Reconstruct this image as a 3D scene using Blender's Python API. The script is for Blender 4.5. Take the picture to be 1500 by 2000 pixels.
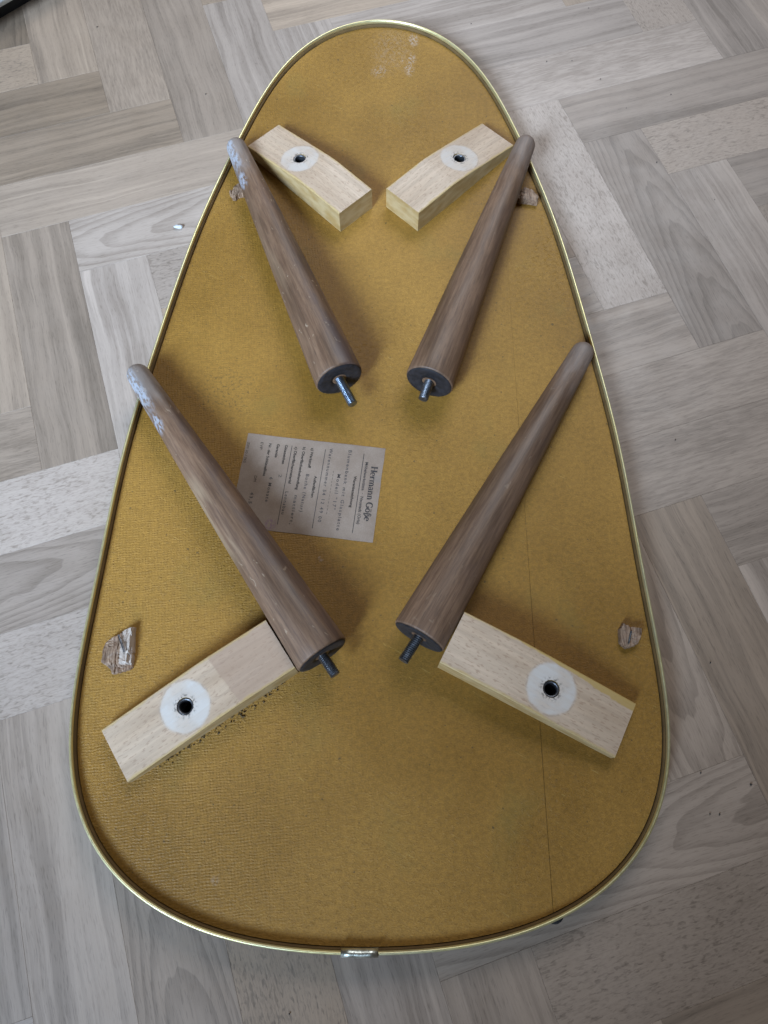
import bpy, bmesh, math, random
from mathutils import Vector, Matrix, noise as mnoise

sc = bpy.context.scene
for o in list(bpy.data.objects):
    bpy.data.objects.remove(o)
COL = sc.collection

# ------------------------------------------------------------------ camera
CAM_H = 0.56                                   # metres above the floor
cd = bpy.data.cameras.new('camera')
cd.sensor_fit = 'VERTICAL'
cd.sensor_height = 34.6
cd.lens = 34.6 * 1400.15 / 2000.0              # a phone's 24 mm (equivalent) lens
cd.clip_start, cd.clip_end = 0.01, 50
cam = bpy.data.objects.new('camera', cd)
COL.objects.link(cam)
cam.matrix_world = (Matrix.Translation((0, 0, CAM_H)) @ Matrix.Rotation(math.radians(20.741), 4, 'X')
                    @ Matrix.Rotation(math.radians(-0.116), 4, 'Z'))
sc.camera = cam

# ------------------------------------------------------------------ light
world = bpy.data.worlds.new('World')
sc.world = world
world.use_nodes = True
bg = world.node_tree.nodes['Background']
bg.inputs['Color'].default_value = (1.0, 0.84, 0.66, 1)
bg.inputs['Strength'].default_value = 0.068


def area(name, loc, target, sx, sy, power, color):
    l = bpy.data.lights.new(name, 'AREA')
    l.shape = 'RECTANGLE'
    l.size, l.size_y, l.energy, l.color = sx, sy, power, color
    o = bpy.data.objects.new(name, l)
    COL.objects.link(o)
    o.location = loc
    o.rotation_euler = (Vector(target) - Vector(loc)).to_track_quat('-Z', 'Y').to_euler()
    return o


w1 = area('near_window', (-1.15, -1.25, 1.35), (-0.27, 0.56, 0), 0.85, 0.9, 11.0, (0.54, 0.74, 1.0))
w1.data.spread = math.radians(34)
w2 = area('far_window', (0.40, 1.55, 1.40), (0.02, 0.56, 0), 1.2, 0.9, 4.6, (0.86, 0.92, 1.0))
w2.data.spread = math.radians(66)

sc.view_settings.view_transform = 'Standard'
sc.view_settings.look = 'None'
sc.view_settings.gamma = 1
sc.view_settings.exposure = -0.17

# ------------------------------------------------------------------ helpers


def tag(o, label=None, cat=None, group=None, kind=None):
    if label: o['label'] = label
    if cat: o['category'] = cat
    if group: o['group'] = group
    if kind: o['kind'] = kind
    return o


def link(name, me, mats=(), parent=None, loc=None, smooth=False):
    o = bpy.data.objects.new(name, me)
    COL.objects.link(o)
    if parent: o.parent = parent
    if loc is not None: o.location = loc
    if not isinstance(mats, (list, tuple)): mats = [mats]
    if me is not None and len(me.materials) == 0:
        for m in mats: me.materials.append(m)
    if smooth:
        for p in me.polygons: p.use_smooth = True
    return o


def empty(name, loc=(0, 0, 0), rot=None):
    o = bpy.data.objects.new(name, None)
    COL.objects.link(o)
    o.empty_display_size = 0.02
    o.location = loc
    if rot is not None: o.rotation_euler = rot
    return o


def mesh(name, verts, faces):
    me = bpy.data.meshes.new(name)
    me.from_pydata([tuple(v) for v in verts], [], faces)
    me.update()
    return me


class N:
    """a small wrapper to write shader node graphs"""

    def __init__(s, name):
        s.m = bpy.data.materials.new(name)
        s.m.use_nodes = True
        s.t = s.m.node_tree
        s.b = s.t.nodes['Principled BSDF']

    def put(s, sock, v):
        if isinstance(v, bpy.types.NodeSocket): s.t.links.new(v, sock)
        elif v is not None:
            if isinstance(v, (tuple, list)) and len(v) == 3 and len(sock.default_value) == 4: v = (*v, 1)
            sock.default_value = v

    def node(s, typ, ins=None, out=0, **kw):
        n = s.t.nodes.new(typ)
        for k, v in kw.items(): setattr(n, k, v)
        for k, v in (ins or {}).items(): s.put(n.inputs[k], v)
        return n.outputs[out]

    def obj(s): return s.node('ShaderNodeTexCoord', out=3)

    def attr(s, name): return s.node('ShaderNodeAttribute', out=2, attribute_type='OBJECT', attribute_name=name)

    def math(s, op, a, b=None, c=None, clamp=False):
        n = s.t.nodes.new('ShaderNodeMath')
        n.operation, n.use_clamp = op, clamp
        s.put(n.inputs[0], a); s.put(n.inputs[1], b); s.put(n.inputs[2], c)
        return n.outputs[0]

    def vmath(s, op, a, b=None, out=0):
        n = s.t.nodes.new('ShaderNodeVectorMath')
        n.operation = op
        s.put(n.inputs[0], a); s.put(n.inputs[1], b)
        return n.outputs[out]

    def comb(s, x, y, z): return s.node('ShaderNodeCombineXYZ', {0: x, 1: y, 2: z})

    def sep(s, v):
        n = s.t.nodes.new('ShaderNodeSeparateXYZ')
        s.put(n.inputs[0], v)
        return n.outputs

    def noise(s, vec, scale=1.0, detail=3.0, rough=0.55, dist=0.0):
        return s.node('ShaderNodeTexNoise', {'Vector': vec, 'Scale': scale, 'Detail': detail, 'Roughness': rough, 'Distortion': dist})

    def ramp(s, f, lo, hi, a=0.0, b=1.0, smooth=True):
        return s.node('ShaderNodeMapRange', {0: f, 1: lo, 2: hi, 3: a, 4: b}, interpolation_type='SMOOTHSTEP' if smooth else 'LINEAR')

    def mix(s, f, a, b):
        n = s.t.nodes.new('ShaderNodeMix')
        n.data_type = 'RGBA'
        s.put(n.inputs[0], f); s.put(n.inputs[6], a); s.put(n.inputs[7], b)
        return n.outputs[2]

    def scale(s, col, f):
        n = s.t.nodes.new('ShaderNodeVectorMath')
        n.operation = 'SCALE'
        s.put(n.inputs[0], col); s.put(n.inputs[3], f)
        return n.outputs[0]

    def bump(s, h, strength=0.3, dist=0.001, normal=None):
        return s.node('ShaderNodeBump', {'Strength': strength, 'Distance': dist, 'Height': h, 'Normal': normal})

    def done(s, color=None, rough=None, normal=None, metal=None, spec=None):
        s.put(s.b.inputs['Base Color'], color)
        s.put(s.b.inputs['Roughness'], rough)
        s.put(s.b.inputs['Normal'], normal)
        s.put(s.b.inputs['Metallic'], metal)
        s.put(s.b.inputs['Specular IOR Level'], spec)
        return s.m


def simple(name, col, rough=0.6, metal=0.0, nscale=60, var=0.25, bump=0.0):
    n = N(name)
    f = n.noise(n.obj(), nscale, 4)
    c = n.scale((*col,), n.ramp(f, 0.25, 0.75, 1 - var, 1 + var))
    return n.done(c, rough, n.bump(f, bump, 0.0006) if bump else None, metal)


# ------------------------------------------------------------------ materials


def floor_material(kind):
    """greige printed wood plank; kind = grain figure. tone / warm / seed are per plank."""
    n = N('plank_' + kind)
    p = n.obj()
    seed, tone, warm = n.attr('seed'), n.attr('tone'), n.attr('warm')
    off = n.comb(n.math('MULTIPLY', seed, 3.7), n.math('MULTIPLY', seed, 1.3), n.math('MULTIPLY', seed, 7.1))
    q = n.vmath('ADD', p, off)
    x, y, z = n.sep(p)
    # fine pore lines that run with the length, gently wavy
    wav = n.math('MULTIPLY', n.math('SUBTRACT', n.noise(n.vmath('MULTIPLY', q, (9, 14, 1)), 1, 2), 0.5), 0.012)
    qy = n.vmath('ADD', q, n.comb(0, wav, 0))
    fine = n.noise(n.vmath('MULTIPLY', qy, (22, 620, 1)), 1, 4, 0.65)
    mid = n.noise(n.vmath('MULTIPLY', qy, (5, 130, 1)), 1, 3, 0.6)
    broad = n.noise(n.vmath('MULTIPLY', qy, (2.2, 34, 1)), 1, 2, 0.5)
    blot = n.noise(n.vmath('MULTIPLY', q, (14, 20, 1)), 1, 3)
    grain = n.math('MULTIPLY_ADD', n.math('SUBTRACT', fine, 0.5), 0.26, 0.0)
    if kind == 'stripe':
        s = n.ramp(mid, 0.36, 0.62, -0.15, 0.12)
        s2 = n.ramp(broad, 0.38, 0.6, -0.10, 0.09)
        line = n.ramp(n.noise(n.vmath('MULTIPLY', qy, (3.2, 210, 3)), 1, 1, 0.4), 0.60, 0.68, 0.0, 0.16)
        v = n.math('ADD', n.math('ADD', s, s2), line)
    elif kind == 'fine':
        s = n.ramp(n.noise(n.vmath('MULTIPLY', qy, (45, 420, 2)), 1, 3, 0.6), 0.38, 0.64, -0.12, 0.09)
        v = n.math('ADD', s, n.ramp(broad, 0.35, 0.65, -0.06, 0.06))
    elif kind == 'fleck':
        w = n.noise(n.vmath('MULTIPLY', q, (170, 480, 1)), 1, 2, 0.5, 0.4)
        w2 = n.noise(n.vmath('MULTIPLY', n.vmath('ADD', q, (3.3, 1.7, 0)), (260, 760, 1)), 1, 2, 0.5, 0.3)
        dens = n.noise(n.vmath('MULTIPLY', q, (18, 30, 1)), 1, 2)
        th = n.math('MULTIPLY_ADD', dens, -0.26, 0.685)
        d = n.ramp(n.math('SUBTRACT', w, th), 0.0, 0.12, 0.0, -0.26)
        d2 = n.ramp(w2, 0.46, 0.68, 0.05, -0.09)
        v = n.math('ADD', n.math('ADD', d, d2), n.math('MULTIPLY', grain, 0.6))
    else:  # cathedral arches
        s0 = n.math('MULTIPLY', n.math('SUBTRACT', n.math('FRACT', n.math('MULTIPLY', seed, 0.37)), 0.5), 0.022)
        yy = n.math('SUBTRACT', y, s0)
        wob = n.math('MULTIPLY', n.math('SUBTRACT', n.noise(n.vmath('MULTIPLY', q, (13, 45, 1)), 1, 2), 0.5), 0.085)
        par = n.math('ADD', n.math('ADD', x, n.math('MULTIPLY', n.math('MULTIPLY', yy, yy), 150.0)), wob)
        saw = n.math('FRACT', n.math('MULTIPLY', par, 19.0))
        arch = n.math('MULTIPLY', n.ramp(saw, 0.30, 0.95), n.ramp(saw, 1.0, 0.95))
        d = n.math('MULTIPLY', arch, -0.22)
        v = n.math('ADD', n.math('ADD', d, n.ramp(broad, 0.35, 0.65, -0.05, 0.05)), n.math('MULTIPLY', grain, 0.6))
    v = n.math('ADD', v, grain)
    pore = n.ramp(n.noise(n.vmath('MULTIPLY', qy, (130, 1250, 1)), 1, 2, 0.5), 0.54, 0.70, 0.03, -0.16)
    v = n.math('ADD', v, pore)
    v = n.math('ADD', v, n.ramp(blot, 0.3, 0.7, -0.06, 0.06))
    v = n.math('MULTIPLY', v, 0.78)
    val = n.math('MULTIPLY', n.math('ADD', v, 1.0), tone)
    base = n.mix(warm, (0.318, 0.250, 0.205), (0.330, 0.232, 0.158))
    # darker figure is browner
    base = n.mix(n.ramp(v, -0.35, 0.1, 0.5, 0.0), base, (0.24, 0.172, 0.124))
    col = n.scale(base, val)
    scuff = n.noise(n.vmath('MULTIPLY', q, (30, 30, 1)), 1, 5, 0.65)
    r = n.ramp(scuff, 0.3, 0.7, 0.40, 0.56)
    emb = n.bump(n.math('ADD', fine, n.math('MULTIPLY', scuff, 0.4)), 0.22, 0.0004)
    return n.done(col, r, emb, spec=0.42)


FLOORMAT = {k: floor_material(k) for k in ('stripe', 'fine', 'fleck', 'cathedral')}
SUBFLOOR = simple('joint_grime', (0.17, 0.14, 0.115), 0.8)


def panel_material():
    n = N('ochre_painted_hardboard')
    p = n.obj()
    x, y, z = n.sep(p)
    warp = n.noise(n.vmath('MULTIPLY', p, (55, 55, 0)), 1, 3)
    warp2 = n.noise(n.vmath('ADD', n.vmath('MULTIPLY', p, (55, 55, 0)), (9, 4, 0)), 1, 3)
    wx = n.math('MULTIPLY_ADD', warp, 0.0050, x)
    wy = n.math('MULTIPLY_ADD', warp2, 0.0050, y)
    a = n.math('SINE', n.math('MULTIPLY', n.math('ADD', wx, n.math('MULTIPLY', wy, 0.12)), 2 * math.pi / 0.0025))
    b = n.math('SINE', n.math('MULTIPLY', n.math('SUBTRACT', wy, n.math('MULTIPLY', wx, 0.10)), 2 * math.pi / 0.0021))
    row = n.noise(n.vmath('MULTIPLY', p, (330, 150, 0)), 1, 3, 0.6)
    weave = n.math('MULTIPLY', n.math('ADD', n.math('MULTIPLY', a, 0.42), n.math('MULTIPLY', b, 0.62)), n.ramp(row, 0.36, 0.62, 0.0, 1.15))
    patch = n.noise(n.vmath('MULTIPLY', p, (7, 5, 0)), 1, 3)
    # the wire-mesh print of the board is crisp on the left, pressed nearly flat on the right
    side = n.ramp(n.math('ADD', x, n.math('MULTIPLY', n.math('SUBTRACT', patch, 0.5), 0.22)), -0.15, 0.02, 1.0, 0.10)
    fibre = n.noise(n.vmath('MULTIPLY', p, (700, 1100, 0)), 1, 4, 0.7)
    lump = n.noise(n.vmath('MULTIPLY', p, (260, 420, 0)), 1, 3, 0.6, 0.3)
    lumps = n.math('MULTIPLY', n.ramp(lump, 0.56, 0.66), n.ramp(patch, 0.40, 0.60))
    h = n.math('ADD', n.math('MULTIPLY', n.math('MULTIPLY', weave, side), 0.40),
               n.math('ADD', n.math('MULTIPLY', fibre, 1.2), n.math('MULTIPLY', lumps, 0.6)))
    nor = n.bump(h, 0.60, 0.0006)
    big = n.noise(n.vmath('MULTIPLY', p, (4.5, 3.5, 0)), 1, 4, 0.55)
    col = n.mix(n.ramp(big, 0.3, 0.7), (0.205, 0.099, 0.014), (0.340, 0.176, 0.034))
    col = n.scale(col, n.ramp(fibre, 0.25, 0.75, 0.80, 1.18))
    mott = n.noise(n.vmath('MULTIPLY', p, (240, 300, 0)), 1, 4, 0.7)
    col = n.scale(col, n.ramp(mott, 0.28, 0.72, 0.84, 1.15))
    hair = n.noise(n.vmath('MULTIPLY', n.node('ShaderNodeVectorRotate', {'Vector': p, 'Angle': 0.5}, rotation_type='Z_AXIS'), (60, 900, 0)), 1, 2, 0.5, 1.5)
    col = n.mix(n.math('MULTIPLY', n.ramp(hair, 0.68, 0.76), 0.35), col, (0.50, 0.33, 0.10))
    # grime in the weave, olive stains
    col = n.mix(n.math('MULTIPLY', n.ramp(n.noise(n.vmath('MULTIPLY', p, (16, 12, 0)), 1, 4), 0.55, 0.78), 0.45), col, (0.20, 0.135, 0.030))
    speck = n.noise(n.vmath('MULTIPLY', p, (260, 260, 0)), 1, 1, 0.4)
    col = n.mix(n.math('MULTIPLY', n.ramp(speck, 0.755, 0.79), 0.7), col, (0.07, 0.045, 0.02))
    # a smudge of dark grit in the mesh, between the left legs
    d = n.vmath('DISTANCE', p, (-0.137, 0.318, 0.0), out=1)
    gr = n.math('MULTIPLY', n.ramp(d, 0.05, 0.0), n.ramp(n.noise(n.vmath('MULTIPLY', p, (420, 420, 0)), 1, 2), 0.55, 0.64))
    col = n.mix(n.math('MULTIPLY', gr, 0.75), col, (0.06, 0.042, 0.02))
    # pale scuffs and white paint spots
    sn = n.noise(n.vmath('MULTIPLY', p, (330, 260, 0)), 1, 4, 0.6, 1.2)
    for (sx, sy, r, amt, ex) in ((0.0331, 0.7516, 0.0055, 0.9, 1.7), (0.0305, 0.7230, 0.0045, 0.8, 1.6), (0.0280, 0.7080, 0.0050, 0.75, 2.0),
                                 (-0.0045, 0.7039, 0.0075, 0.55, 1.2), (-0.1153, -0.0615, 0.0030, 0.4, 1.0), (-0.050, 0.1671, 0.0022, 1.0, 1.2),
                                 (0.0195, 0.7205, 0.0018, 1.0, 1.0), (0.010, 0.735, 0.022, 0.22, 1.5)):
        dd = n.vmath('LENGTH', n.vmath('MULTIPLY', n.vmath('SUBTRACT', p, (sx, sy, 0)), (1, 1 / ex, 0)), out=1)
        m = n.math('MULTIPLY', n.ramp(dd, r * 1.4, r * 0.4), n.ramp(sn, 0.44, 0.60, 0.0, 1.0))
        col = n.mix(n.math('MULTIPLY', m, amt * 0.36), col, (0.62, 0.55, 0.53))
    return n.done(col, n.ramp(big, 0.3, 0.7, 0.42, 0.56), nor, spec=0.28)


PANEL = panel_material()


def brass():
    n = N('pale_gold_metal')
    g = n.noise(n.obj(), 30, 3)
    f = n.noise(n.vmath('MULTIPLY', n.obj(), (260, 260, 900)), 1, 3)
    c = n.mix(n.ramp(g, 0.35, 0.7), (0.72, 0.63, 0.32), (0.66, 0.60, 0.36))
    return n.done(c, n.ramp(f, 0.3, 0.7, 0.34, 0.46), None, 0.75)


BRASS = brass()
BODY = simple('brown_chipboard_edge', (0.12, 0.066, 0.018), 0.8)
FOIL = simple('crimped_aluminium', (0.62, 0.62, 0.54), 0.38, 1.0, 240, 0.2, 0.6)
EDGE = simple('dark_green_rim_shade', (0.030, 0.042, 0.030), 0.45)
RUBBER = simple('black_rubber', (0.012, 0.012, 0.014), 0.6)
STEEL = simple('dull_steel', (0.24, 0.28, 0.34), 0.34, 1.0, 300, 0.3, 0.2)
DARKSTEEL = simple('dark_steel', (0.13, 0.13, 0.14), 0.40, 0.9, 300, 0.4, 0.2)


def beech_top():
    n = N('bare_beech')
    p = n.obj()
    x, y, z = n.sep(p)
    seed, two = n.attr('seed'), n.attr('two_tone')
    q = n.vmath('ADD', p, n.comb(n.math('MULTIPLY', seed, 0.31), n.math('MULTIPLY', seed, 0.17), 0))
    g = n.noise(n.vmath('MULTIPLY', q, (14, 260, 0)), 1, 4, 0.6, 0.4)
    b = n.noise(n.vmath('MULTIPLY', q, (8, 45, 0)), 1, 3)
    w = n.noise(n.vmath('MULTIPLY', q, (210, 780, 0)), 1, 2, 0.5)
    fl = n.ramp(w, 0.56, 0.66)
    col = n.mix(n.ramp(b, 0.3, 0.7), (0.43, 0.300, 0.200), (0.51, 0.372, 0.262))
    col = n.scale(col, n.ramp(g, 0.25, 0.75, 0.86, 1.12))
    col = n.mix(n.math('MULTIPLY', fl, 0.50), col, (0.27, 0.16, 0.10))
    # inner stretch that kept its colour (left near block)
    t = n.math('MULTIPLY', n.ramp(n.math('ADD', x, n.math('MULTIPLY', y, 0.12)), 0.0475, 0.0462), two)
    col = n.mix(n.math('MULTIPLY', t, 0.55), col, (0.36, 0.235, 0.165))
    # the disc once covered by the leg
    d = n.vmath('LENGTH', n.vmath('MULTIPLY', n.vmath('SUBTRACT', p, (0.079, 0, 0)), (1, 1, 0)), out=1)
    e = n.math('MULTIPLY_ADD', n.math('SUBTRACT', n.noise(p, 150, 3), 0.5), 0.0022, d)
    disc = n.math('MULTIPLY', n.ramp(e, 0.0200, 0.0165), n.attr('disc'))
    ring = n.math('MULTIPLY', n.ramp(e, 0.0176, 0.0185), n.ramp(e, 0.0198, 0.0187))
    pale = n.mix(n.ramp(g, 0.3, 0.7, 0.0, 0.6), (0.57, 0.525, 0.485), (0.50, 0.425, 0.36))
    col = n.mix(n.math('MULTIPLY', disc, n.ramp(n.noise(p, 70, 3), 0.3, 0.7, 0.55, 0.95)), col, pale)
    col = n.mix(n.math('MULTIPLY', ring, n.ramp(n.noise(p, 260, 2), 0.45, 0.6, 0.0, 0.5)), col, (0.32, 0.22, 0.15))
    # grime round the hole and stray scratches
    dirt = n.math('MULTIPLY', n.ramp(d, 0.0105, 0.0062), n.ramp(n.noise(p, 520, 3), 0.48, 0.66))
    col = n.mix(n.math('MULTIPLY', dirt, 0.8), col, (0.07, 0.06, 0.05))
    sc_ = n.noise(n.vmath('MULTIPLY', n.node('ShaderNodeVectorRotate', {'Vector': q, 'Angle': 1.0}, rotation_type='Z_AXIS'), (30, 900, 0)), 1, 2)
    col = n.mix(n.math('MULTIPLY', n.ramp(sc_, 0.70, 0.75), 0.5), col, (0.25, 0.17, 0.12))
    # overspray creeping in from the long edges
    ed = n.math('ABSOLUTE', y)
    sp = n.math('MULTIPLY', n.ramp(n.math('MULTIPLY_ADD', n.math('SUBTRACT', n.noise(p, 90, 3), 0.5), 0.004, ed), 0.0183, 0.0208), 0.75)
    col = n.mix(sp, col, (0.47, 0.32, 0.12))
    spr = n.attr('spray')
    eg = n.math('ADD', n.math('MULTIPLY_ADD', x, 0.062, y), n.math('MULTIPLY', n.math('SUBTRACT', n.noise(p, 110, 4), 0.5), 0.006))
    col = n.mix(n.math('MULTIPLY', n.math('MULTIPLY', n.ramp(eg, 0.0225, 0.0238), spr), 0.85), col, (0.42, 0.27, 0.085))
    saw = n.noise(n.vmath('MULTIPLY', q, (900, 60, 0)), 1, 2)
    return n.done(col, 0.52, n.bump(n.math('ADD', g, n.math('MULTIPLY', saw, 0.35)), 0.25, 0.0004), spec=0.35)


def beech_side():
    n = N('beech_with_ochre_overspray')
    p = n.obj()
    x, y, z = n.sep(p)
    f = n.noise(n.vmath('MULTIPLY', p, (60, 60, 160)), 1, 4)
    col = n.mix(n.ramp(f, 0.3, 0.7), (0.46, 0.325, 0.165), (0.35, 0.215, 0.075))
    return n.done(col, 0.6, n.bump(f, 0.3, 0.0005))


BEECH, BEECHSIDE = beech_top(), beech_side()


def leg_material():
    n = N('worn_brown_stained_beech')
    p = n.obj()
    x, y, z = n.sep(p)
    seed, wear, bare = n.attr('seed'), n.attr('wear'), n.attr('bare')
    q = n.vmath('ADD', p, n.comb(seed, n.math('MULTIPLY', seed, 0.7), n.math('MULTIPLY', seed, 1.9)))
    g = n.noise(n.vmath('MULTIPLY', q, (22, 420, 420)), 1, 5, 0.7, 0.2)
    s = n.noise(n.vmath('MULTIPLY', q, (110, 1200, 1200)), 1, 2, 0.5)
    b = n.noise(n.vmath('MULTIPLY', q, (9, 40, 40)), 1, 5, 0.6)
    col = n.mix(n.ramp(g, 0.28, 0.72), (0.098, 0.050, 0.027), (0.190, 0.107, 0.061))
    col = n.scale(col, n.ramp(b, 0.28, 0.72, 0.72, 1.25))
    col = n.mix(n.math('MULTIPLY', n.ramp(s, 0.56, 0.68), 0.5), col, (0.085, 0.05, 0.032))
    # lacquer rubbed through along one flank
    strip = n.math('MULTIPLY', n.math('MULTIPLY', n.ramp(n.math('ABSOLUTE', n.math('SUBTRACT', x, 0.135)), 0.055, 0.02), n.ramp(y, 0.004, 0.010)), n.ramp(n.noise(n.vmath('MULTIPLY', q, (16, 110, 110)), 1, 4), 0.42, 0.58))
    col = n.mix(n.math('MULTIPLY', strip, n.math('MULTIPLY', bare, 0.45)), col, (0.36, 0.25, 0.15))
    # pale dings
    ding = n.ramp(n.noise(n.vmath('MULTIPLY', q, (130, 210, 210)), 1, 2, 0.5, 0.8), 0.69, 0.73)
    col = n.mix(n.math('MULTIPLY', ding, n.math('MULTIPLY', wear, 0.6)), col, (0.45, 0.33, 0.22))
    # scuffed foot
    tipn = n.math('MULTIPLY_ADD', n.math('SUBTRACT', n.noise(n.vmath('MULTIPLY', q, (60, 160, 160)), 1, 4), 0.5), 0.065, x)
    tip = n.ramp(tipn, 0.225, 0.288)
    col = n.mix(n.math('MULTIPLY', tip, n.math('MULTIPLY_ADD', wear, 0.20, 0.32)), col, (0.31, 0.275, 0.25))
    # pale paint, with blue window sheen coloured in, on one flank of the foot
    spl = n.attr('paint_sheen')
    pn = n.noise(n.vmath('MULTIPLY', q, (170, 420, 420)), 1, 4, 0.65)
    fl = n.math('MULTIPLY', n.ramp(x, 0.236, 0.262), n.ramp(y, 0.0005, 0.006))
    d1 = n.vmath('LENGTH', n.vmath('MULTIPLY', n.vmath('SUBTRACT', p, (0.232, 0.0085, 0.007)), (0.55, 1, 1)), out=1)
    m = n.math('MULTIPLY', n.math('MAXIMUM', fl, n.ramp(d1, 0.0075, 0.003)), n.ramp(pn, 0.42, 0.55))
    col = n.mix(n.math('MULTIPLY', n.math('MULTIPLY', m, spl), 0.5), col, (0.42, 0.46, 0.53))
    # a dark stain on the other flank
    dk = n.math('MULTIPLY', n.ramp(y, 0.001, -0.010), n.ramp(n.noise(n.vmath('MULTIPLY', q, (28, 60, 60)), 1, 4), 0.42, 0.62))
    col = n.mix(n.math('MULTIPLY', dk, n.math('MULTIPLY', wear, 0.65)), col, (0.075, 0.05, 0.05))
    r = n.ramp(b, 0.3, 0.7, 0.46, 0.66)
    return n.done(col, r, n.bump(n.math('ADD', g, n.math('MULTIPLY', ding, -0.6)), 0.3, 0.0006), spec=0.5)


LEGMAT = leg_material()
ENDMAT = simple('black_stained_end_grain', (0.014, 0.012, 0.014), 0.62, 0.0, 220, 0.6, 0.8)
SPLINTER = None


def splinter_material():
    n = N('torn_wood')
    p = n.obj()
    g = n.noise(n.vmath('MULTIPLY', p, (900, 70, 500)), 1, 3, 0.6, 0.3)
    b = n.noise(p, 140, 3)
    col = n.mix(n.ramp(g, 0.35, 0.65), (0.150, 0.084, 0.050), (0.31, 0.200, 0.130))
    col = n.scale(col, n.ramp(b, 0.3, 0.7, 0.75, 1.2))
    px = n.sep(p)[0]
    col = n.mix(n.math('MULTIPLY', n.math('MULTIPLY', n.ramp(px, 0.0024, 0.0036), n.ramp(n.sep(p)[1], -0.0110, -0.0095)), n.math('MULTIPLY', n.attr('torn'), 0.75)), col, (0.50, 0.42, 0.36))
    return n.done(col, 0.65, n.bump(g, 0.45, 0.0006))


SPLINTER = splinter_material()


def paper_material():
    n = N('aged_paper')
    p = n.obj()
    f = n.noise(p, 900, 3)
    b = n.noise(p, 45, 4, 0.6)
    col = n.mix(n.ramp(b, 0.3, 0.75), (0.240, 0.172, 0.128), (0.300, 0.226, 0.174))
    col = n.scale(col, n.ramp(f, 0.3, 0.7, 0.95, 1.05))
    st = n.ramp(n.noise(p, 160, 3, 0.6, 1.0), 0.66, 0.74)
    col = n.mix(n.math('MULTIPLY', st, 0.45), col, (0.27, 0.20, 0.19))
    # purple ink smear at the lower corner, grey rub mark by the heading
    d = n.vmath('DISTANCE', p, (0.0785, 0.033, 0), out=1)
    col = n.mix(n.math('MULTIPLY', n.ramp(d, 0.006, 0.002), n.ramp(n.noise(p, 420, 2), 0.4, 0.6, 0, 0.7)), col, (0.20, 0.10, 0.16))
    d = n.vmath('LENGTH', n.vmath('MULTIPLY', n.vmath('SUBTRACT', p, (0.0285, 0.1135, 0)), (1, 0.8, 0)), out=1)
    col = n.mix(n.math('MULTIPLY', n.ramp(d, 0.0045, 0.002), 0.35), col, (0.20, 0.17, 0.15))
    return n.done(col, 0.75, n.bump(f, 0.1, 0.0003), spec=0.2)


PAPER = paper_material()


def ink(name, col, lo):
    n = N(name)
    p = n.obj()
    c = n.mix(n.ramp(n.noise(p, 700, 3), 0.35, 0.65, 0.0, lo), col, (0.25, 0.185, 0.14))
    return n.done(c, 0.8, spec=0.1)


INK_BLACK = ink('printing_ink', (0.035, 0.032, 0.034), 0.25)
INK_SMALL = ink('small_print_ink', (0.020, 0.018, 0.018), 0.12)
INK_TYPED = ink('faded_typewriter_ink', (0.062, 0.054, 0.054), 0.25)

# ------------------------------------------------------------------ the floor: herringbone of printed planks
YAW = math.radians(18.0794)
W = 0.116977 * CAM_H
X0, Y0 = -0.356905 * CAM_H, -0.231207 * CAM_H
rng = random.Random(4)

floor = tag(link('floor', mesh('floor', [(-4, -4, -.004), (4, -4, -.004), (4, 4, -.004), (-4, 4, -.004)], [(0, 1, 2, 3)]), SUBFLOOR), kind='structure')


def plank_mesh():
    L, g, b, t = 4 * W, 0.00004, 0.00014, 0.0035
    hx, hy = L / 2 - g, W / 2 - g
    v = []
    for (ix, z) in ((0, -t), (0, -b), (b, 0)):
        v += [(-hx + ix, -hy + ix, z), (hx - ix, -hy + ix, z), (hx - ix, hy - ix, z), (-hx + ix, hy - ix, z)]
    f = [(8, 9, 10, 11)]
    for k in (0, 4):
        for i in range(4):
            j = (i + 1) % 4
            f.append((k + i, k + j, k + 4 + j, k + 4 + i))
    return v, f


PV, PF = plank_mesh()
PM = {}
for k in FLOORMAT:
    PM[k] = mesh('plank_' + k, PV, PF)
    PM[k].materials.append(FLOORMAT[k])

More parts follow.
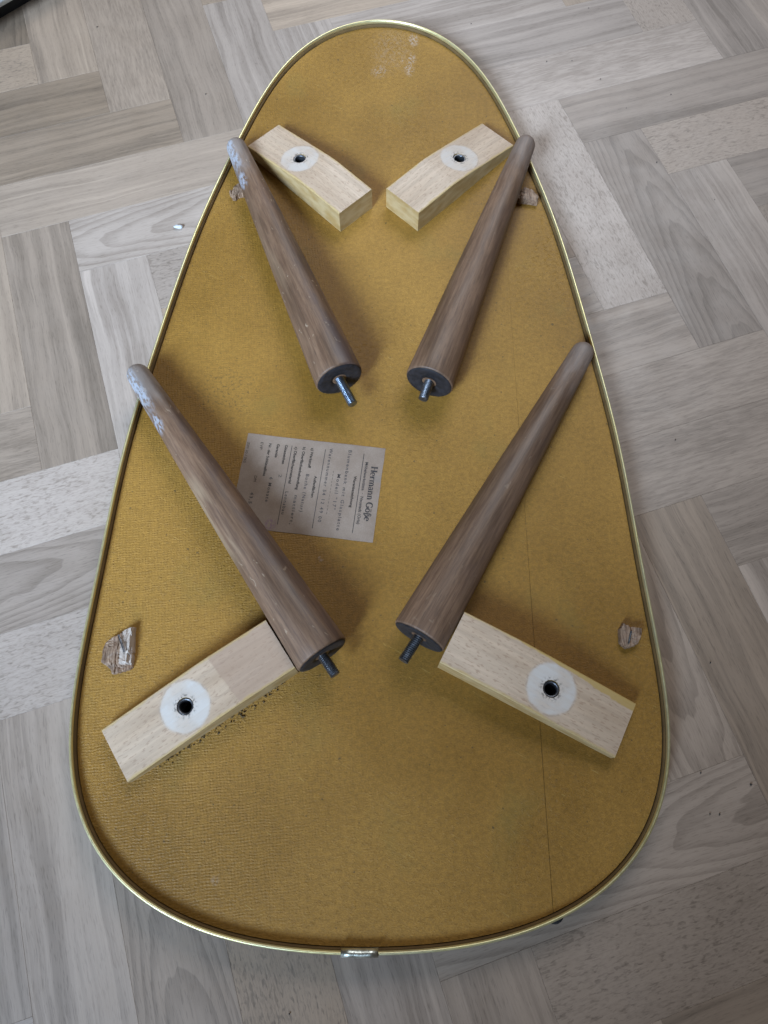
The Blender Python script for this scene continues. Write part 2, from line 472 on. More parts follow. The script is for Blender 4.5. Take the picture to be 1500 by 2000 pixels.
# figure, tone, warmth and (for arches) direction of the planks that can be told apart
SPEC = {  # top left tones are lowered to paint in the dimmer light there
    ('A', 8, 11): ('fine', 1.16, .1), ('A', 7, 12): ('stripe', .90, .1), ('A', 6, 13): ('stripe', 1.05, .1), ('A', 9, 10): ('stripe', .84, .3),
    ('A', 10, 9): ('fleck', 1.04, .4), ('A', 11, 8): ('stripe', .80, .3), ('A', 5, 6): ('stripe', .96, .4), ('A', 6, 5): ('fine', 1.04, .4),
    ('A', 7, 4): ('fine', 1.00, .4), ('A', 8, 3): ('stripe', .94, .4), ('A', 3, 0): ('cathedral', 1.12, .4), ('A', 4, -1): ('fleck', .92, .5),
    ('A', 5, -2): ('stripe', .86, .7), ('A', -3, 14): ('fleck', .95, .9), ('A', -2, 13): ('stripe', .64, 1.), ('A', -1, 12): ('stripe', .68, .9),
    ('A', 0, 11): ('stripe', .88, .6), ('A', 1, 10): ('cathedral', 1.12, .1), ('A', 2, 9): ('fleck', .92, .2), ('A', -4, 7): ('fine', .86, .6),
    ('A', -3, 6): ('fleck', 1.26, .0), ('A', -2, 5): ('cathedral', .96, .2), ('A', -1, 4): ('fleck', 1.16, .0),
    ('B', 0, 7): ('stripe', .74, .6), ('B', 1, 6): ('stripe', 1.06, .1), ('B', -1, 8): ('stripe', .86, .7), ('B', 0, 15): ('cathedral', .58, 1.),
    ('B', 1, 14): ('stripe', .86, .8), ('B', 2, 13): ('fine', .84, .7), ('B', 3, 12): ('stripe', .74, .6), ('B', 4, 11): ('stripe', .90, .2),
    ('B', 5, 10): ('stripe', 1.0, .1), ('B', 8, 7): ('fleck', 1.20, .1), ('B', 9, 6): ('cathedral', .80, .3), ('B', 10, 5): ('stripe', .98, .2),
    ('B', 11, 12): ('fleck', 1.02, .3), ('B', 12, 11): ('stripe', .82, .2), ('B', 13, 10): ('stripe', .9, .3), ('B', 7, 0): ('stripe', .86, .8),
    ('B', 6, 1): ('cathedral', 1.12, .5), ('B', 8, -1): ('stripe', 1.04, .3), ('B', 0, -1): ('cathedral', .90, .5), ('B', -1, 0): ('stripe', .98, .3),
    ('B', 1, -2): ('fleck', .86, .9), ('B', 2, -3): ('stripe', .92, .3), ('B', 3, -4): ('stripe', .90, .5), ('B', -2, 1): ('stripe', .84, .3),
}
FLIP = {('A', 1, 10), ('A', 3, 0), ('B', 0, -1), ('B', 9, 6)}
ca, sa = math.cos(YAW), math.sin(YAW)


def put_plank(kind, i, j):
    cx, cy = (i + 2, j + .5) if kind == 'A' else (i + .5, j + 2)
    fx, fy = X0 + cx * W, Y0 + cy * W
    wx, wy = ca * fx - sa * fy, sa * fx + ca * fy
    if not (-0.85 < wx < 0.85 and -0.45 < wy < 1.30): return
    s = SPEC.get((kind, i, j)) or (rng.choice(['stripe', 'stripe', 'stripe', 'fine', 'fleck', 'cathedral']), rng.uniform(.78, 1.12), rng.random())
    o = bpy.data.objects.new('plank', PM[s[0]])
    COL.objects.link(o)
    o.parent = floor
    o.location = (wx, wy, 0)
    a = YAW + (0 if kind == 'A' else -math.pi / 2)
    if (kind, i, j) in FLIP: a += math.pi
    o.rotation_euler = (0, 0, a)
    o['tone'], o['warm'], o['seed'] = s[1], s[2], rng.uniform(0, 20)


for i in range(-24, 30):
    for j in range(-20, 40):
        if (i + j) % 8 == 3: put_plank('A', i, j)
        if (i + j) % 8 == 7: put_plank('B', i, j)

# ------------------------------------------------------------------ the upturned table top
CO = [[-0.00814, 0.30501], [0.00742, 0.4134], [0.23039, -0.00601], [0.00022, 0.01327], [-0.0265, 8e-05], [0.00115, 0.02502],
      [0.03197, -0.00075], [-0.00035, 0.0106], [0.00044, -0.00052], [0.00025, 0.00197], [0.00373, 0.0001], [0.00036, 0.00523],
      [0.00496, -0.00054], [-0.00017, 0.0004], [-0.00114, -4e-05], [0.00034, 0.00145], [0.00234, -3e-05]]
NP = 360


def outline(th):
    """closed outline of the rim, a short Fourier series in metres"""
    p = Vector(CO[0])
    for k in range(1, 9):
        p += math.cos(k * th) * Vector(CO[2 * k - 1]) + math.sin(k * th) * Vector(CO[2 * k])
    return p * 0.9990


def resample(n):
    raw = [outline(-2 * math.pi * i / 3000) for i in range(3000)]
    d = [0]
    for i in range(3000): d.append(d[-1] + (raw[(i + 1) % 3000] - raw[i]).length)
    out, k = [], 0
    for i in range(n):
        t = d[-1] * i / n
        while d[k + 1] < t: k += 1
        f = (t - d[k]) / (d[k + 1] - d[k])
        out.append(raw[k].lerp(raw[(k + 1) % 3000], f))
    return out


OUT = resample(NP)
NRM = []
for i in range(NP):
    t = (OUT[(i + 1) % NP] - OUT[i - 1]).normalized()
    NRM.append(Vector((-t.y, t.x)))                     # points inward (counter-clockwise curve)


def inset(d): return [OUT[i] + NRM[i] * d for i in range(NP)]


ZP, ZR = 0.016, 0.0225
table = empty('upturned_table', (0, 0, 0))
tag(table, 'upturned tapering egg-shaped table top with ochre underside, gold rim and four wooden mounting blocks', 'table top')


def slab(name, pts, z0, z1, mat, parent):
    n = len(pts)
    v = [(p.x, p.y, z0) for p in pts] + [(p.x, p.y, z1) for p in pts]
    f = [tuple(range(n, 2 * n)), tuple(reversed(range(n)))] + [(i, (i + 1) % n, n + (i + 1) % n, n + i) for i in range(n)]
    return link(name, mesh(name, v, f), mat, parent)


slab('core_board', inset(0.0046), 0.001, 0.0118, BODY, table)


def clip_poly(pts, side):
    """keep the part of the outline left (-1) or right (+1) of the seam"""
    def s(p): return side * (p.x - (0.1128 + (p.y + 0.083) * 0.0055)) - 0.00018 * max(0.0, min(1.0, (0.16 - p.y) / 0.25))
    out = []
    for i in range(len(pts)):
        a, b = pts[i], pts[(i + 1) % len(pts)]
        if s(a) >= 0: out.append(a)
        if (s(a) >= 0) != (s(b) >= 0): out.append(a.lerp(b, s(a) / (s(a) - s(b))))
    return out


IN = inset(0.0044)
big = slab('hardboard_panel', clip_poly(IN, -1), 0.0122, ZP, PANEL, table)
small = slab('hardboard_panel', clip_poly(IN, 1), 0.0122, ZP - 0.00015, PANEL, table)
big['label'] = 'wide ochre hardboard panel with a wire-mesh print'
small['label'] = 'narrow ochre hardboard strip along the right edge'

# rim: rolled metal edging
PROF = [(.0006, .001), (.0006, .0192), (.0002, .0202), (.0004, .0214), (.0009, .0222), (.0016, .0225), (.0022, .0222), (.0027, .0214),
        (.0029, .0204), (.0027, .0192), (.0026, .0186), (.0026, .001)]
WALL = [(.0027, .0122), (.0027, .0190), (.0036, .0188), (.0040, .0122)]


def sweep(name, prof, idx, mat, parent, closed=True, jit=0.0):
    v, f, m = [], [], len(prof)
    for a, i in enumerate(idx):
        for k, (d, z) in enumerate(prof):
            j = jit * mnoise.noise((i * 1.9, k * 1.3, 4.2))
            p = OUT[i % NP] + NRM[i % NP] * (d + j)
            v.append((p.x, p.y, z + j))
    n = len(idx)
    for a in range(n if closed else n - 1):
        b = (a + 1) % n
        for k in range(m):
            l = (k + 1) % m
            f.append((a * m + k, b * m + k, b * m + l, a * m + l))
    if not closed:
        f += [tuple(range(m)), tuple(reversed(range((n - 1) * m, n * m)))]
    o = link(name, mesh(name, v, f), mat, parent, smooth=True)
    bm = bmesh.new(); bm.from_mesh(o.data); bmesh.ops.recalc_face_normals(bm, faces=bm.faces); bm.to_mesh(o.data); bm.free()
    return o


rim = sweep('rim', PROF, list(range(NP)), BRASS, table)
sweep('rim_shade_band', [(-.0010, .001), (-.0010, .0140), (-.0004, .0150), (.0005, .0150), (.0005, .001)], list(range(NP)), EDGE, table)  # dark strip added to draw the line of shade outside the rim
sweep('inner_edge', WALL, list(range(NP)), BODY, table)
rim['label'] = 'thin pale gold metal edging'


def nearest(x, y):
    return min(range(NP), key=lambda i: (OUT[i] - Vector((x, y))).length)


# crimped sleeve where the edging's ends meet
ia, ib = nearest(-0.0259, -0.106), nearest(-0.0032, -0.106)
SL = [(-.0013, .008), (-.0013, .0190), (-.0012, .0204), (-.0007, .0219), (.0005, .0228), (.0016, .0231), (.0027, .0228), (.0037, .0219), (.0042, .0204),
      (.0044, .0194), (.0036, .0194), (.0036, .0204), (.0032, .0214), (.0016, .0226), (.0002, .0214), (.0000, .008)]
sleeve = sweep('rim_joint_sleeve', SL, list(range(min(ia, ib), max(ia, ib) + 1)), FOIL, table, closed=False, jit=0.0006)

# small black foot peeking out under the edging
bm = bmesh.new()
bmesh.ops.create_uvsphere(bm, u_segments=20, v_segments=10, radius=0.0068)
for v in bm.verts: v.co.z *= 0.62
bm_me = bpy.data.meshes.new('rubber_foot'); bm.to_mesh(bm_me); bm.free()
link('rubber_foot', bm_me, RUBBER, table, (0.1158, -0.0832, 0.0042), smooth=True)

# ---- mounting blocks with the tapped hole for a leg
BW, BH, HS = 0.042, 0.0235, 0.079


def block_mesh(L):
    prof = []
    n = 26
    for i in range(n + 1):
        s = L * i / n
        t = max(0.0, s - 0.046) / (L - 0.046)
        k = t * t / (t + 0.12) * 1.12 if t > 0 else 0.0
        prof.append((s, BH - 0.0135 * k))
    v, f = [], []
    b = 0.0006
    for (s, z) in prof:
        v += [(s, -BW / 2, 0), (s, -BW / 2, z - b), (s, -BW / 2 + b, z), (s, BW / 2 - b, z), (s, BW / 2, z - b), (s, BW / 2, 0)]
    for i in range(n):
        a, c = i * 6, i * 6 + 6
        for k in range(6):
            l = (k + 1) % 6
            f.append((a + k, c + k, c + l, a + l))
    f += [tuple(range(6)), tuple(reversed(range(n * 6, n * 6 + 6)))]
    me = mesh('mounting_block', v, f)
    bm = bmesh.new(); bm.from_mesh(me); bmesh.ops.recalc_face_normals(bm, faces=bm.faces); bm.to_mesh(me); bm.free()
    zt = min(z for s, z in prof if s <= HS + .003)
    return me, zt


def drilled(me):
    tmp = bpy.data.objects.new('tmp_block', me); COL.objects.link(tmp)
    bm = bmesh.new()
    bmesh.ops.create_cone(bm, cap_ends=True, segments=40, radius1=.0062, radius2=.0062, depth=.05)
    for v in bm.verts: v.co += Vector((HS, 0, 0.027))
    cme = bpy.data.meshes.new('drill'); bm.to_mesh(cme); bm.free()
    cut = bpy.data.objects.new('tmp_drill', cme); COL.objects.link(cut)
    md = tmp.modifiers.new('b', 'BOOLEAN'); md.operation = 'DIFFERENCE'; md.object = cut; md.solver = 'EXACT'
    dg = bpy.context.evaluated_depsgraph_get()
    out = bpy.data.meshes.new_from_object(tmp.evaluated_get(dg))
    bpy.data.objects.remove(tmp); bpy.data.objects.remove(cut)
    out.materials.clear()
    out.materials.append(BEECH); out.materials.append(BEECHSIDE)
    for p in out.polygons: p.material_index = 0 if p.normal.z > 0.6 else 1
    return out


def thread_tube(name, r, amp, length, pitch, mat, parent, axis='X', seg=20, inner=None):
    """a bolt thread: the radius rides a helix"""
    n = int(length / pitch * 8)
    v, f = [], []
    for i in range(n + 1):
        s = length * i / n
        for k in range(seg):
            a = 2 * math.pi * k / seg
            ph = (s / pitch + k / seg) % 1.0
            rr = r - amp * (1 - abs(2 * ph - 1))
            if i == n: rr = r - amp * 1.6
            if i == n - 1: rr = min(rr, r - amp * .6)
            v.append((-s, rr * math.cos(a), rr * math.sin(a)))
    for i in range(n):
        for k in range(seg):
            l = (k + 1) % seg
            f.append((i * seg + k, i * seg + l, (i + 1) * seg + l, (i + 1) * seg + k))
    f.append(tuple(range(n * seg, (n + 1) * seg)))
    return link(name, mesh(name, v, f), mat, parent)


# inner end (x, y), outer end (x, y)
BLOCKS = [((-.0257, .5060), (-.1192, .6030), 1.0, 0.0, 'far left mounting block of pale beech, beside the thin leg foot'),
          ((.0177, .5068), (.1137, .6040), 4.0, 0.0, 'far right mounting block of pale beech with a clean saw-cut end'),
          ((-.0757, .0952), (-.1908, .0187), 7.0, 1.0, 'near left two-tone mounting block with dark residue along its edge'),
          ((.0496, .1000), (.1722, .0352), 9.0, 0.0, 'near right mounting block flecked all over, gripped by a leg')]
for (a, c, seed, two, lab) in BLOCKS:
    a, c = Vector(a), Vector(c)
    L = (c - a).length
    me, zt = block_mesh(L)
    o = link('mounting_block', drilled(me), [], table, (a.x, a.y, ZP))
    o.rotation_euler = (0, 0, math.atan2(c.y - a.y, c.x - a.x))
    o['seed'], o['two_tone'], o['spray'], o['disc'] = seed, two, (1.0 if seed == 9.0 else 0.0), (0.95 if seed > 5 else 0.70)
    o['label'] = lab
    # threaded steel insert sunk in the hole
    v, f, S = [], [], 32
    for (r, z) in ((.0060, .0), (.0060, zt - .0014), (.0056, zt - .0009), (.0046, zt - .0016), (.0042, zt - .0022), (.0046, zt - .0030), (.0042, zt - .0038),
                   (.0046, zt - .0046), (.0042, zt - .0054), (.0046, zt - .0064), (.0042, zt - .008), (.0042, .002)):
        for k in range(S):
            t = 2 * math.pi * k / S
            v.append((HS + r * math.cos(t), r * math.sin(t), z))
    for i in range(11):
        for k in range(S):
            l = (k + 1) % S
            f.append((i * S + k, i * S + l, (i + 1) * S + l, (i + 1) * S + k))
    f.append(tuple(range(11 * S, 12 * S)))
    link('threaded_insert', mesh('threaded_insert', v, f), DARKSTEEL, o, smooth=True)

# ---- torn wooden remnants, held by nails
CHIPS = [('BL', (-0.2003, 0.0935), [[-12.0, 0.6], [-9.9, 7.7], [-4.4, 10.7], [-0.6, 12.3], [8.2, 18.5], [10.5, 17.9], [12.1, -0.4], [12.0, -12.5], [2.8, -16.1], [-2.3, -17.3], [-4.3, -13.4], [-12.1, -8.0]], 6.8, 'large torn wood remnant with a dark slot, near left edge'),
         ('BR', (0.185, 0.1041), [[-6.6, 5.4], [-3.5, 9.4], [-1.5, 8.1], [2.0, 6.9], [10.5, 5.4], [9.9, 1.7], [6.0, -6.2], [0.2, -9.2], [-3.7, -9.2], [-5.9, -7.2], [-7.5, -5.1]], 6.5, 'small torn wood remnant with a bright nail, near right edge'),
         ('TR', (0.1391, 0.5295), [[-11.5, 4.8], [-2.2, 9.5], [4.5, 7.5], [8.2, 2.7], [10.3, -3.7], [8.7, -7.4], [1.0, -5.4], [-7.4, -4.7], [-11.5, -3.3]], 8.0, 'reddish torn wood remnant half under the far right leg'),
         ('TL', (-0.1415, 0.537), [[-7.6, -1.9], [-3.8, 3.9], [-0.4, 8.3], [2.7, 9.0], [6.9, 2.8], [6.2, -3.3], [2.0, -4.0], [-1.4, -7.4], [-4.6, -7.4]], 6.5, 'dark grey torn wood remnant beside the far left leg')]
CHIPOBJ = {}
for (key, c, pts, h, lab) in CHIPS:
    rg = random.Random(hash(key) % 1000 if False else sum(map(ord, key)))
    # finely divided outline, walls torn steep, top split into fibrous strips that run with y
    fine = []
    for i in range(len(pts)):
        (xa, ya), (xb, yb) = pts[i], pts[(i + 1) % len(pts)]
        for q in range(5):
            t = q / 5
            fine.append((xa + (xb - xa) * t + rg.uniform(-.35, .35), ya + (yb - ya) * t + rg.uniform(-.45, .45)))
    n = len(fine)
    strip = {}

    def top(x, y):
        k = math.floor((x + 1.1 * mnoise.noise((x * .3, y * .12, 1.7))) / 2.0)
        if k not in strip: strip[k] = rg.uniform(.70, 1.06)
        z = strip[k] * (1 + .16 * mnoise.noise((k * 3.1, y * .22, 5.0)))
        if key == 'BL':
            if y < -10: z *= .50 + .12 * (k % 2)            # lower fluted front end
            elif x < -6: z *= .55
            elif x > 2.5: z *= 1.05
        return h * z

    v, f = [], []
    RK = (1.0, 0.985, 0.93, 0.84, 0.72, 0.58, 0.44, 0.30, 0.16)
    for ring, k in enumerate(RK):
        for (x, y) in fine:
            xx, yy = x * k, y * k
            v.append((xx / 1e3, yy / 1e3, 0.0 if ring == 0 else top(xx, yy) * (0.72 if ring == 1 else 1.0) / 1e3))
    m = len(v)
    v.append((0, 0, top(0, 0) / 1e3))
    for r in range(len(RK) - 1):
        for i in range(n):
            j = (i + 1) % n
            f.append((r * n + i, r * n + j, (r + 1) * n + j, (r + 1) * n + i))
    r = len(RK) - 1
    for i in range(n): f.append((r * n + i, r * n + (i + 1) % n, m))
    me = mesh('wood_remnant', v, f)
    bm = bmesh.new(); bm.from_mesh(me); bmesh.ops.recalc_face_normals(bm, faces=bm.faces); bm.to_mesh(me); bm.free()
    o = link('wood_remnant', me, SPLINTER, table, (c[0], c[1], ZP))
    o['label'] = lab
    o['torn'] = 1.0 if key == 'BL' else 0.0
    CHIPOBJ[key] = (o, c, h)


def rod(name, p, q, r, mat, parent, seg=10):
    p, q = Vector(p), Vector(q)
    d = (q - p).normalized()
    a = d.orthogonal().normalized(); b = d.cross(a)
    v, f = [], []
    for e in (p, q):
        for k in range(seg):
            t = 2 * math.pi * k / seg
            v.append(e + a * r * math.cos(t) + b * r * math.sin(t))
    for k in range(seg): f.append((k, (k + 1) % seg, seg + (k + 1) % seg, seg + k))
    f += [tuple(reversed(range(seg))), tuple(range(seg, 2 * seg))]
    return link(name, mesh(name, v, f), mat, parent, smooth=False)


o, c, h = CHIPOBJ['BL']
rod('nail', (-.1994 - c[0], .1047 - c[1], .0086), (-.1931 - c[0], .0919 - c[1], .0086), .0008, DARKSTEEL, o)
o, c, h = CHIPOBJ['BR']
rod('nail', (.1861 - c[0], .1070 - c[1], .0066), (.1831 - c[0], .0978 - c[1], .0066), .0007, STEEL, o)

# ---- glue residue and dirt along the near left block
rg = random.Random(8)
v, f = [], []


def crumb(v, f, x, y, z, r, rg):
    b = len(v)
    for d in ((1, 0, 0), (-.5, .85, 0), (-.5, -.85, 0), (0, 0, .9), (0, 0, -.6)):
        v.append((x + r * d[0] * rg.uniform(.5, 1.5), y + r * d[1] * rg.uniform(.5, 1.5), z + r * d[2] * rg.uniform(.5, 1.2)))
    f += [(b, b + 1, b + 3), (b + 1, b + 2, b + 3), (b + 2, b, b + 3), (b + 1, b, b + 4), (b + 2, b + 1, b + 4), (b, b + 2, b + 4)]


a, c = Vector((-.0757, .0952)), Vector((-.1908, .0187))
d = (c - a).normalized(); nn = Vector((-d.y, d.x))
for i in range(130):
    s = rg.uniform(0.012, 0.118)
    w = abs(rg.gauss(0, .0016)) * (1.6 if .03 < s < .09 else .8)
    p = a + d * s + nn * (BW / 2 + w)
    crumb(v, f, p.x, p.y, ZP + .0002, rg.choice((.0003, .0004, .0006, .0009)), rg)
for i in range(14):
    s = rg.uniform(0.03, 0.075)
    p = a + d * s + nn * (BW / 2 + rg.uniform(.002, .005))
    crumb(v, f, p.x, p.y, ZP + .0003, rg.uniform(.0006, .0012), rg)
residue = link('glue_residue', mesh('glue_residue', v, f), simple('dark_glue', (0.10, 0.062, 0.024), 0.7), table)
residue['kind'] = 'stuff'

# ---- the maker's paper label, glued askew
LW, LH = 0.0838, 0.1170
P1 = Vector((-0.11470, 0.27750)); UP = Vector((0.99214, -0.12514)); RD = Vector((-0.12514, -0.99214))
edge = []
rg = random.Random(3)
for (a, b) in (((0, 0), (LW, 0)), ((LW, 0), (LW, LH)), ((LW, LH), (0, LH)), ((0, LH), (0, 0))):
    for k in range(14):
        t = k / 14
        j = rg.uniform(-.00018, .00018)
        edge.append((a[0] + (b[0] - a[0]) * t + j, a[1] + (b[1] - a[1]) * t + j))
nE = len(edge)
v = [(x, y, 0) for x, y in edge] + [(x, y, .00022) for x, y in edge]
f = [tuple(range(nE, 2 * nE))] + [(i, (i + 1) % nE, nE + (i + 1) % nE, nE + i) for i in range(nE)]
label = link('paper_label', mesh('paper_label', v, f), PAPER, table)
# local x = reading direction, y = towards the heading
label.matrix_local = Matrix(((RD.x, UP.x, 0, P1.x), (RD.y, UP.y, 0, P1.y), (0, 0, 1, ZP + .0001), (0, 0, 0, 1)))
label['label'] = 'aged paper maker\'s label with printed and typed lines, one corner under a leg'
ZT = .00030


def text_mesh(body, spacing=1.0, bold=0.0, shear=0.0):
    cu = bpy.data.curves.new('t', 'FONT')
    cu.body = body; cu.space_character = spacing; cu.offset = bold; cu.shear = shear; cu.resolution_u = 3
    ob = bpy.data.objects.new('t', cu); COL.objects.link(ob)
    dg = bpy.context.evaluated_depsgraph_get()
    me = bpy.data.meshes.new_from_object(ob.evaluated_get(dg))
    bpy.data.objects.remove(ob)
    return me


def line(name, body, u0, u1, vc, size, mat, **kw):
    me = text_mesh(body, **kw)
    xs = [q.co.x for q in me.vertices]
    x0, x1 = min(xs), max(xs)
    kx = (u1 - u0) / (x1 - x0)
    for q in me.vertices:
        q.co = ((u0 + (q.co.x - x0) * kx) / 1e3, (vc + (q.co.y - .30) * size) / 1e3, ZT)
    me.materials.clear()
    return link(name, me, mat, label)


def rule(u0, u1, vv, w):
    v = [(u0 / 1e3, (vv - w / 2) / 1e3, ZT), (u1 / 1e3, (vv - w / 2) / 1e3, ZT), (u1 / 1e3, (vv + w / 2) / 1e3, ZT), (u0 / 1e3, (vv + w / 2) / 1e3, ZT)]
    return link('printed_rule', mesh('printed_rule', v, [(0, 1, 2, 3)]), INK_BLACK, label)


# heading, drawn as a bold roman: strokes are (x0, y0, x1, y1, width); arcs are (cx, cy, rx, ry, a0, a1, thick, thin)
def S(*a): return ('s', a)
def A(*a): return ('a', a)


GL = {
    'H': (.86, [S(.17, 0, .17, 1, .17), S(.69, 0, .69, 1, .17), S(.2, .5, .7, .5, .07), S(.03, .03, .33, .03, .06), S(.53, .03, .83, .03, .06), S(.03, .97, .33, .97, .06), S(.53, .97, .83, .97, .06)]),
    'e': (.56, [A(.28, .33, .21, .31, 0, 300, .15, .07), S(.1, .36, .48, .36, .06)]),
    'r': (.50, [S(.16, 0, .16, .66, .16), S(.02, .03, .34, .03, .06), S(.02, .63, .18, .63, .06), A(.34, .45, .13, .18, 40, 170, .13, .1)]),
    'm': (.98, [S(.16, 0, .16, .66, .15), S(.50, 0, .50, .5, .15), S(.83, 0, .83, .5, .15), A(.33, .46, .17, .17, 0, 180, .09, .12), A(.66, .46, .17, .17, 0, 180, .09, .12), S(.04, .03, .28, .03, .06), S(.39, .03, .61, .03, .06), S(.72, .03, .96, .03, .06), S(.03, .63, .18, .63, .06)]),
    'n': (.66, [S(.16, 0, .16, .66, .15), S(.50, 0, .50, .5, .15), A(.33, .46, .17, .17, 0, 180, .09, .12), S(.04, .03, .28, .03, .06), S(.39, .03, .63, .03, .06), S(.03, .63, .18, .63, .06)]),
    'a': (.56, [A(.25, .19, .16, .17, 0, 360, .12, .07), S(.42, .03, .42, .48, .14), A(.27, .47, .17, .17, 0, 160, .09, .11), S(.42, .03, .54, .03, .06)]),
    'G': (.84, [A(.42, .5, .33, .48, 50, 320, .17, .07), S(.70, .08, .70, .42, .15), S(.54, .43, .82, .43, .06), S(.68, .7, .68, .97, .05)]),
    'ö': (.60, [A(.29, .33, .22, .31, 0, 360, .15, .07), S(.19, .78, .19, .92, .13), S(.40, .78, .40, .92, .13)]),
    'ß': (.60, [S(.16, -.22, .16, .80, .14), A(.30, .78, .14, .17, 0, 180, .09, .1), A(.30, .60, .13, .10, -90, 90, .10, .06), A(.31, .26, .18, .26, -110, 90, .14, .07), S(.10, -.2, .34, -.14, .07)]),
    ' ': (.32, []),
}


def heading(body, u0, u1, vc, cap):
    v, f, x = [], [], 0.0
    tot = sum(GL[c][0] for c in body)
    k = (u1 - u0) / tot
    def quad(p):
        b = len(v)
        for (px, py) in p: v.append(((u0 + px * k) / 1e3, (vc + (py - .5) * cap) / 1e3, ZT))
        f.append((b, b + 1, b + 2, b + 3))
    for ch in body:
        w, parts = GL[ch]
        for typ, a in parts:
            if typ == 's':
                x0, y0, x1, y1, t = a
                d = Vector((x1 - x0, y1 - y0)).normalized(); n = Vector((-d.y, d.x)) * t * .64
                quad([(x + x0 + n.x, y0 + n.y), (x + x0 - n.x, y0 - n.y), (x + x1 - n.x, y1 - n.y), (x + x1 + n.x, y1 + n.y)])
            else:
                cx, cy, rx, ry, a0, a1, tk, tn = a
                m = 18
                for i in range(m):
                    e = []
                    for t in (a0 + (a1 - a0) * i / m, a0 + (a1 - a0) * (i + 1) / m):
                        r = math.radians(t)
                        th = (tn + (tk - tn) * abs(math.cos(r))) * 1.3
                        e.append(((x + cx + (rx + th / 2) * math.cos(r), cy + (ry + th / 2) * math.sin(r)), (x + cx + (rx - th / 2) * math.cos(r), cy + (ry - th / 2) * math.sin(r))))
                    quad([e[0][0], e[1][0], e[1][1], e[0][1]])
        x += w
    # lift each overlapping stroke by a hair so no two faces share a plane
    for i, q in enumerate(f):
        for w_ in q:
            a_ = v[w_]; v[w_] = (a_[0], a_[1], a_[2] + 1.2e-7 * i)
    return link('printed_heading', mesh('printed_heading', v, f), INK_BLACK, label)


heading('Hermann Göße', 17.6, 66.3, 110.2, 5.4)
line('printed_line', 'Möbelwerkstätte  ·  Neustadt (Orla)', 14.6, 69.7, 103.1, 3.5, INK_BLACK, bold=.018)
rule(7.0, 77.8, 99.8, .55)
line('printed_line', 'Warenbezeichnung', 28.1, 56.2, 95.3, 3.2, INK_SMALL, bold=.024)
line('typed_line', 'Blumenbank mit Glasplatte', 5.3, 77.1, 87.8, 3.9, INK_TYPED, spacing=1.35, bold=.018)
line('typed_line', 'Modell "17"', 28.1, 59.7, 81.7, 3.9, INK_TYPED, spacing=1.35, bold=.018)
for i in range(13): rule(25.6 + i * 3.05, 27.6 + i * 3.05, 76.8, .32)
line('typed_line', 'Warennummer 54 12 49 00', 5.5, 71.7, 71.9, 3.9, INK_TYPED, spacing=1.35, bold=.018)
rule(7.1, 77.7, 67.2, .5)
line('printed_line', 'Außenflächen', 32.1, 51.4, 62.8, 3.2, INK_SMALL, bold=.024)
line('printed_line', 'a) Werkstoff', 7.1, 25.6, 56.2, 3.3, INK_SMALL, bold=.024)
line('typed_line', 'Buche (Natur)', 31.3, 64.9, 55.9, 3.8, INK_TYPED, spacing=1.3, bold=.018)
line('printed_line', 'b) Oberflächenbehandlung', 7.1, 46.2, 49.2, 3.3, INK_SMALL, bold=.024)
line('typed_line', 'mattiert,', 51.0, 76.5, 49.5, 3.8, INK_TYPED, spacing=1.35, bold=.018)
line('printed_line', 'c) Oberflächenmaterial', 7.7, 41.4, 42.4, 3.3, INK_SMALL, bold=.024)
line('typed_line', 'Lennsbau', 48.7, 68.8, 41.5, 3.8, INK_TYPED, spacing=1.35, bold=.018)
rule(7.0, 77.9, 38.8, .5)
line('printed_line', 'Gütezeichen', 7.0, 24.7, 34.0, 3.2, INK_SMALL, bold=.024)
line('typed_line', '2', 34.3, 36.9, 33.5, 3.8, INK_TYPED)
line('printed_line', 'Garantie', 7.0, 19.6, 27.1, 3.2, INK_SMALL, bold=.024)
line('typed_line', '6 Monate', 37.7, 59.7, 26.5, 3.8, INK_TYPED, spacing=1.35, bold=.018)
line('printed_line', 'Nr. der Schlüsselliste', 7.3, 37.4, 20.3, 3.2, INK_SMALL, bold=.024)
line('printed_line', 'EVP', 7.1, 13.7, 13.2, 3.2, INK_SMALL)
line('printed_line', 'DM', 38.0, 43.1, 13.5, 3.2, INK_SMALL)
line('typed_line', '43,5', 52.8, 62.8, 13.3, 3.9, INK_TYPED, spacing=1.3, bold=.018)
line('printed_line', 'ZIM 20 / 762', 8.2, 27.4, 1.9, 2.6, INK_SMALL)

# ------------------------------------------------------------------ the four unscrewed legs
RB, RT = 0.0206, 0.0097


